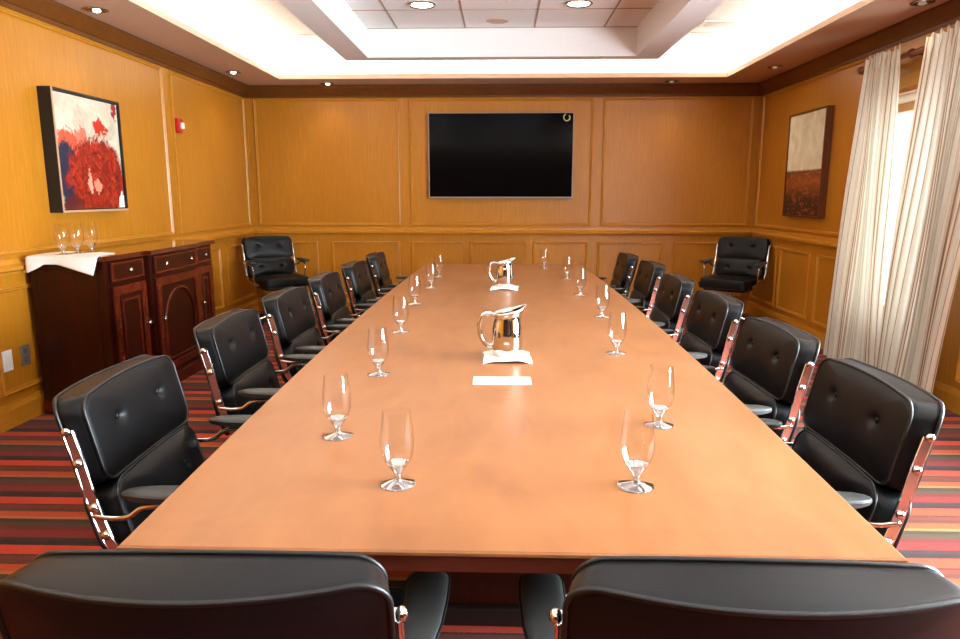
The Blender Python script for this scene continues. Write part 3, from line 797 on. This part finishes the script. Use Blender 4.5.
def framebox(bm, x, y0, y1, z0, z1, w, d):
    box(bm, x, x + d, y0, y0 + w, z0, z1, 0.002); box(bm, x, x + d, y1 - w, y1, z0, z1, 0.002)
    box(bm, x, x + d, y0 + w, y1 - w, z0, z0 + w, 0.002); box(bm, x, x + d, y0 + w, y1 - w, z1 - w, z1, 0.002)
def knob(par, x, y, z):
    bm = lathe(B(), [(0, 0), (0.007, 0), (0.006, 0.010), (0.013, 0.016), (0.015, 0.024), (0.009, 0.030), (0, 0.031)], 16)
    bmesh.ops.rotate(bm, verts=bm.verts, cent=(0, 0, 0), matrix=Matrix.Rotation(R(90), 3, 'Y'))
    bmesh.ops.translate(bm, verts=bm.verts, vec=(x, y, z)); obj('knob', bm, 'nickel', par, so, smooth=True)
for (a, b, x, kn) in ((Y0 + 0.045, CY0 - 0.065, fx, [0.5]), (CY0 + 0.01, CY1 - 0.01, fx + 0.035, [0.2, 0.8]), (CY1 + 0.065, Y1 - 0.045, fx, [0.5])):
    bm = B(); box(bm, x, x + 0.016, a, b, 0.80, 0.925, 0.004); dr = obj('drawer', bm, 'cherry', sb, so)
    bm = B(); framebox(bm, x + 0.016, a + 0.006, b - 0.006, 0.806, 0.919, 0.012, 0.004); obj('drawer_bead', bm, 'cherry_trim', dr, so)
    for k in kn: knob(dr, x + 0.016, a + (b - a) * k, 0.862)
    bm = B(); box(bm, x, x + 0.014, a, b, 0.13, 0.775, 0.003); dn = obj('door', bm, 'cherry', sb, so)
    bm = B(); framebox(bm, x + 0.014, a, b, 0.13, 0.775, 0.055, 0.010)
    if len(kn) == 2:                                  # arched raised panel
        ym = (a + b) / 2; r = (b - a) / 2 - 0.085; zc = 0.44
        arc = [(x + 0.018, ym - r, 0.20), (x + 0.018, ym - r, zc)] + [(x + 0.018, ym - r * math.cos(R(t)), zc + r * 1.05 * math.sin(R(t))) for t in range(0, 181, 12)] + [(x + 0.018, ym + r, 0.20)]
        tube(bm, arc + [], 0.011, 8)
        box(bm, x + 0.012, x + 0.026, ym - r, ym + r, 0.195, 0.215, 0.003)
    else:
        framebox(bm, x + 0.014, a + 0.085, b - 0.085, 0.215, 0.69, 0.016, 0.007)
    obj('door_moulding', bm, 'cherry_trim', dn, so)
    knob(dn, x + 0.024, (b - 0.03) if a < 4.4 else (a + 0.03), 0.50)
bm = B()
framebox(bm, -99, 0, 1, 0, 1, 0.1, 0.1) if False else None
for y in (Y0 + 0.012,): box(bm, sx + 0.05, fx - 0.05, Y0 - 0.008, Y0, 0.14, 0.88, 0.003)
obj('end_panel', bm, 'cherry', sb, so)

# draped cloth on the near end of the sideboard
def sb_cloth():
    bm = B(); nu, nv = 36, 44
    x0, x1 = sx + 0.012, fx - 0.045
    edge = Y0 - 0.03; V = []
    for j in range(nv + 1):
        v = j / nv
        row = []
        for i in range(nu + 1):
            u = i / nu
            x = x0 + (x1 - x0) * u
            # the hem hangs lower at both corners and rises in the middle
            hang = 0.046 + 0.052 * max(0.0, 1 - u / 0.26) ** 0.8 + 0.066 * max(0.0, (u - 0.45) / 0.55) ** 1.1
            L = 0.34 - 0.10 * u + hang
            s = v * L; top = L - hang
            if s <= top: y, z = edge + 0.004 + (top - s), ZT + 0.0025
            else:
                q = s - top
                y = edge - 0.008 - 0.006 * math.sin(9 * u + 0.8) * min(1, q / 0.05) - 0.005
                z = ZT + 0.002 - q
            z += 0.002 * math.sin(11 * u + 4 * v) if s <= top else 0
            z = max(z, ZT + 0.0015) if s <= top else z
            row.append(bm.verts.new((x + (0.10 * max(0, u - 0.6) * max(0, 1 - abs(s - top) / 0.12) if u > 0.6 else 0), y, z)))
        V.append(row)
    for j in range(nv):
        for i in range(nu): bm.faces.new((V[j][i], V[j][i + 1], V[j + 1][i + 1], V[j + 1][i]))
    return bm
cl = obj('table_runner', sb_cloth(), 'cloth', smooth='all')
tag(cl, 'white cloth draped over the near end of the sideboard', 'cloth')
md = cl.modifiers.new('thick', 'SOLIDIFY'); md.thickness = 0.0025; md.offset = 1
GS = 'goblets on the sideboard'
for (x, y), lb in zip(((-2.600, 4.04), (-2.565, 4.125), (-2.525, 4.205)), ('nearest', 'middle', 'farthest')):
    dup(gob, (x, y, ZT + 0.0055), 1.0, 'clear goblet on the white sideboard cloth, %s of the three' % {'nearest': 'leftmost', 'middle': 'middle one', 'farthest': 'rightmost'}[lb], GS).scale = (1.16, 1.16, 1.2)

# ------------------------------------------------------------------ television
tv = thing('television', 'large black flat television mounted on the far wall', 'television', (0, YB, 1.745))
bm = B(); box(bm, -0.792, 0.792, -0.060, -0.018, -0.455, 0.455, 0.004); obj('housing', bm, 'black', tv)
bm = B()
for a in ((-0.795, -0.786, -0.458, 0.458), (0.786, 0.795, -0.458, 0.458), (-0.786, 0.786, 0.450, 0.458), (-0.786, 0.786, -0.458, -0.444)): box(bm, a[0], a[1], -0.066, -0.030, a[2], a[3], 0.001)
obj('bezel', bm, 'bezel', tv)
bm = B(); box(bm, -0.786, 0.786, -0.0625, -0.0605, -0.444, 0.450); obj('screen', bm, 'screen', tv)
bm = B(); box(bm, -0.3, 0.3, -0.018, -0.001, -0.2, 0.2); obj('wall_bracket', bm, 'black', tv)
bm = B(); tube(bm, [(0.715 + 0.033 * math.cos(R(a)), -0.064, 0.405 + 0.036 * math.sin(R(a))) for a in range(110, 400, 15)], 0.006, 8)
tube(bm, [(0.738, -0.064, 0.425), (0.752, -0.064, 0.405), (0.744, -0.064, 0.375)], 0.005, 8)
obj('corner_sticker', bm, 'sticker', tv)

# ------------------------------------------------------------------ pictures
pl = thing('framed_painting', 'framed abstract painting of a red bloom on cream above the sideboard', 'painting', (-XW, 4.675, 1.592))
po = (-XW, 4.675, 1.592)
ya, yb_, za, zb = 4.29, 5.06, 1.210, 1.972
d = 0.085
bm = B(); w = 0.018
for a in ((ya, ya + w, za, zb), (yb_ - w, yb_, za, zb), (ya + w, yb_ - w, za, za + w), (ya + w, yb_ - w, zb - w, zb)): box(bm, -XW + 0.002, -XW + d, *a)
fo = obj('frame', bm, 'black', pl, po)
bm = B()
box(bm, -XW + d, -XW + d + 0.004, ya, ya + 0.014, za, zb); box(bm, -XW + d, -XW + d + 0.004, ya + 0.014, yb_, za, za + 0.014); obj('gilt_lip', bm, 'tan', fo, po)
bm = B(); box(bm, -XW + 0.004, -XW + d - 0.012, ya + w + 0.004, yb_ - w - 0.004, za + w + 0.004, zb - w - 0.004); obj('canvas', bm, 'art_left', pl, po)
pr = thing('framed_painting', 'tall framed painting of cream sky over rust land on the right wall', 'painting', (XW, 6.525, 1.59)); po = (XW, 6.525, 1.59)
ya, yb_, za, zb = 6.14, 6.91, 1.118, 2.066; d = 0.065
bm = B(); w = 0.016
for a in ((ya, ya + w, za, zb), (yb_ - w, yb_, za, zb), (ya + w, yb_ - w, za, za + w), (ya + w, yb_ - w, zb - w, zb)): box(bm, XW - d, XW - 0.002, *a)
obj('frame', bm, 'frame_brown', pr, po)
bm = B(); box(bm, XW - d + 0.008, XW - 0.004, ya + w + 0.002, yb_ - w - 0.002, za + w + 0.002, zb - w - 0.002); obj('canvas', bm, 'art_right', pr, po)

# ------------------------------------------------------------------ small wall fittings
al = thing('fire_alarm', 'small red fire alarm strobe on the left wall', 'fire alarm', (-XW, 6.12, 1.912))
bm = B(); box(bm, 0.001, 0.040, -0.045, 0.045, -0.062, 0.062, 0.008); obj('housing', bm, 'red', al, smooth=True)
bm = B(); box(bm, 0.040, 0.062, -0.012, 0.036, -0.028, 0.028, 0.007); obj('strobe_lens', bm, 'lens', al, smooth=True)
def outlet(y, z, label, plate):
    o = thing('wall_outlet', label, 'outlet', (-XW, y, z))
    bm = B(); box(bm, 0.0005, 0.007, -0.038, 0.038, -0.060, 0.060, 0.002); obj('cover_plate', bm, plate, o)
    if plate == 'plate_grey':
        for s in (-1, 1):
            bm = B(); box(bm, 0.007, 0.009, -0.016, 0.016, s * 0.026 - 0.014, s * 0.026 + 0.014, 0.002); obj('socket', bm, 'socket', o)
    else:
        bm = B(); box(bm, 0.007, 0.010, -0.018, 0.018, -0.036, 0.036, 0.002); obj('insert', bm, 'plate_white', o)
outlet(3.765, 0.385, 'white outlet cover plate low on the left wall', 'plate_white')
outlet(3.915, 0.385, 'grey metal outlet plate on left wall beside the sideboard', 'plate_grey')

# ------------------------------------------------------------------ light
def light(name, typ, loc, rot, energy, color, **kw):
    l = bpy.data.lights.new(name, typ); l.energy = energy; l.color = color
    for k, v in kw.items(): setattr(l, k, v)
    o = bpy.data.objects.new(name, l); C.objects.link(o); o.location = loc; o.rotation_euler = rot
    return o
WARM, DAY = (1.0, 0.90, 0.76), (0.81, 0.91, 1.0)
COVE = 7.0   # watts per metre
zc = ZS + 0.05
Ly = SY1 - SY0
for s in (-1, 1):
    light('cove_lamp', 'AREA', (s * (SX + 0.07), (SY0 + SY1) / 2, zc), (PI, s * R(-18), 0), COVE * Ly, WARM, shape='RECTANGLE', size=0.06, size_y=Ly)
light('cove_lamp', 'AREA', (0, SY1 + 0.07, zc), (PI + R(18), 0, 0), COVE * 2 * SX, WARM, shape='RECTANGLE', size=2 * SX, size_y=0.06)
light('cove_lamp', 'AREA', (0, SY0 - 0.07, zc), (PI - R(18), 0, 0), COVE * 2 * SX, WARM, shape='RECTANGLE', size=2 * SX, size_y=0.06)
for w, e in ((W1, 28), (W2, 950)):  # the added unseen window carries most of the daylight
    light('window_daylight', 'AREA', (XW + 0.30, (w[0] + w[1]) / 2, (w[2] + w[3]) / 2), (0, R(90), 0), e, DAY, shape='RECTANGLE', size=w[3] - w[2], size_y=w[1] - w[0])
for x in (-0.60, 0.58):
    for y in (5.53, 3.1, 0.8):
        light('downlight_lamp', 'SPOT', (x, y, ZI - 0.03), (0, 0, 0), 10, WARM, spot_size=R(120), spot_blend=0.6, shadow_soft_size=0.07)
for p in ((-2.61, 4.66), (-2.60, 6.95), (-1.86, 7.68), (1.79, 7.63), (2.55, 6.82), (2.61, 4.64)):
    light('spotlight_lamp', 'SPOT', (p[0], p[1], ZS - 0.025), (0, 0, 0), 6, WARM, spot_size=R(90), spot_blend=0.8, shadow_soft_size=0.03)

wd = bpy.data.worlds.new('sky'); SC.world = wd; wd.use_nodes = True
bg = wd.node_tree.nodes['Background']; bg.inputs[0].default_value = (0.92, 0.96, 1.0, 1); bg.inputs[1].default_value = 1.6

# ------------------------------------------------------------------ camera
cam = bpy.data.cameras.new('camera'); co = bpy.data.objects.new('camera', cam); C.objects.link(co)
cam.sensor_width = 36; cam.lens = 690 / 960 * 36; cam.clip_start = 0.05
co.location = (0, 0, 1.32); co.rotation_euler = (R(90 - 10.228), 0, R(1.675))
SC.camera = co
SC.view_settings.view_transform = 'Standard'; SC.view_settings.look = 'None'
SC.view_settings.gamma = 1; SC.view_settings.use_curve_mapping = False
SC.view_settings.exposure = 0.25
SC.cycles.max_bounces = 10; SC.cycles.transparent_max_bounces = 24; SC.cycles.blur_glossy = 0.6
SC.cycles.sample_clamp_indirect = 8.0
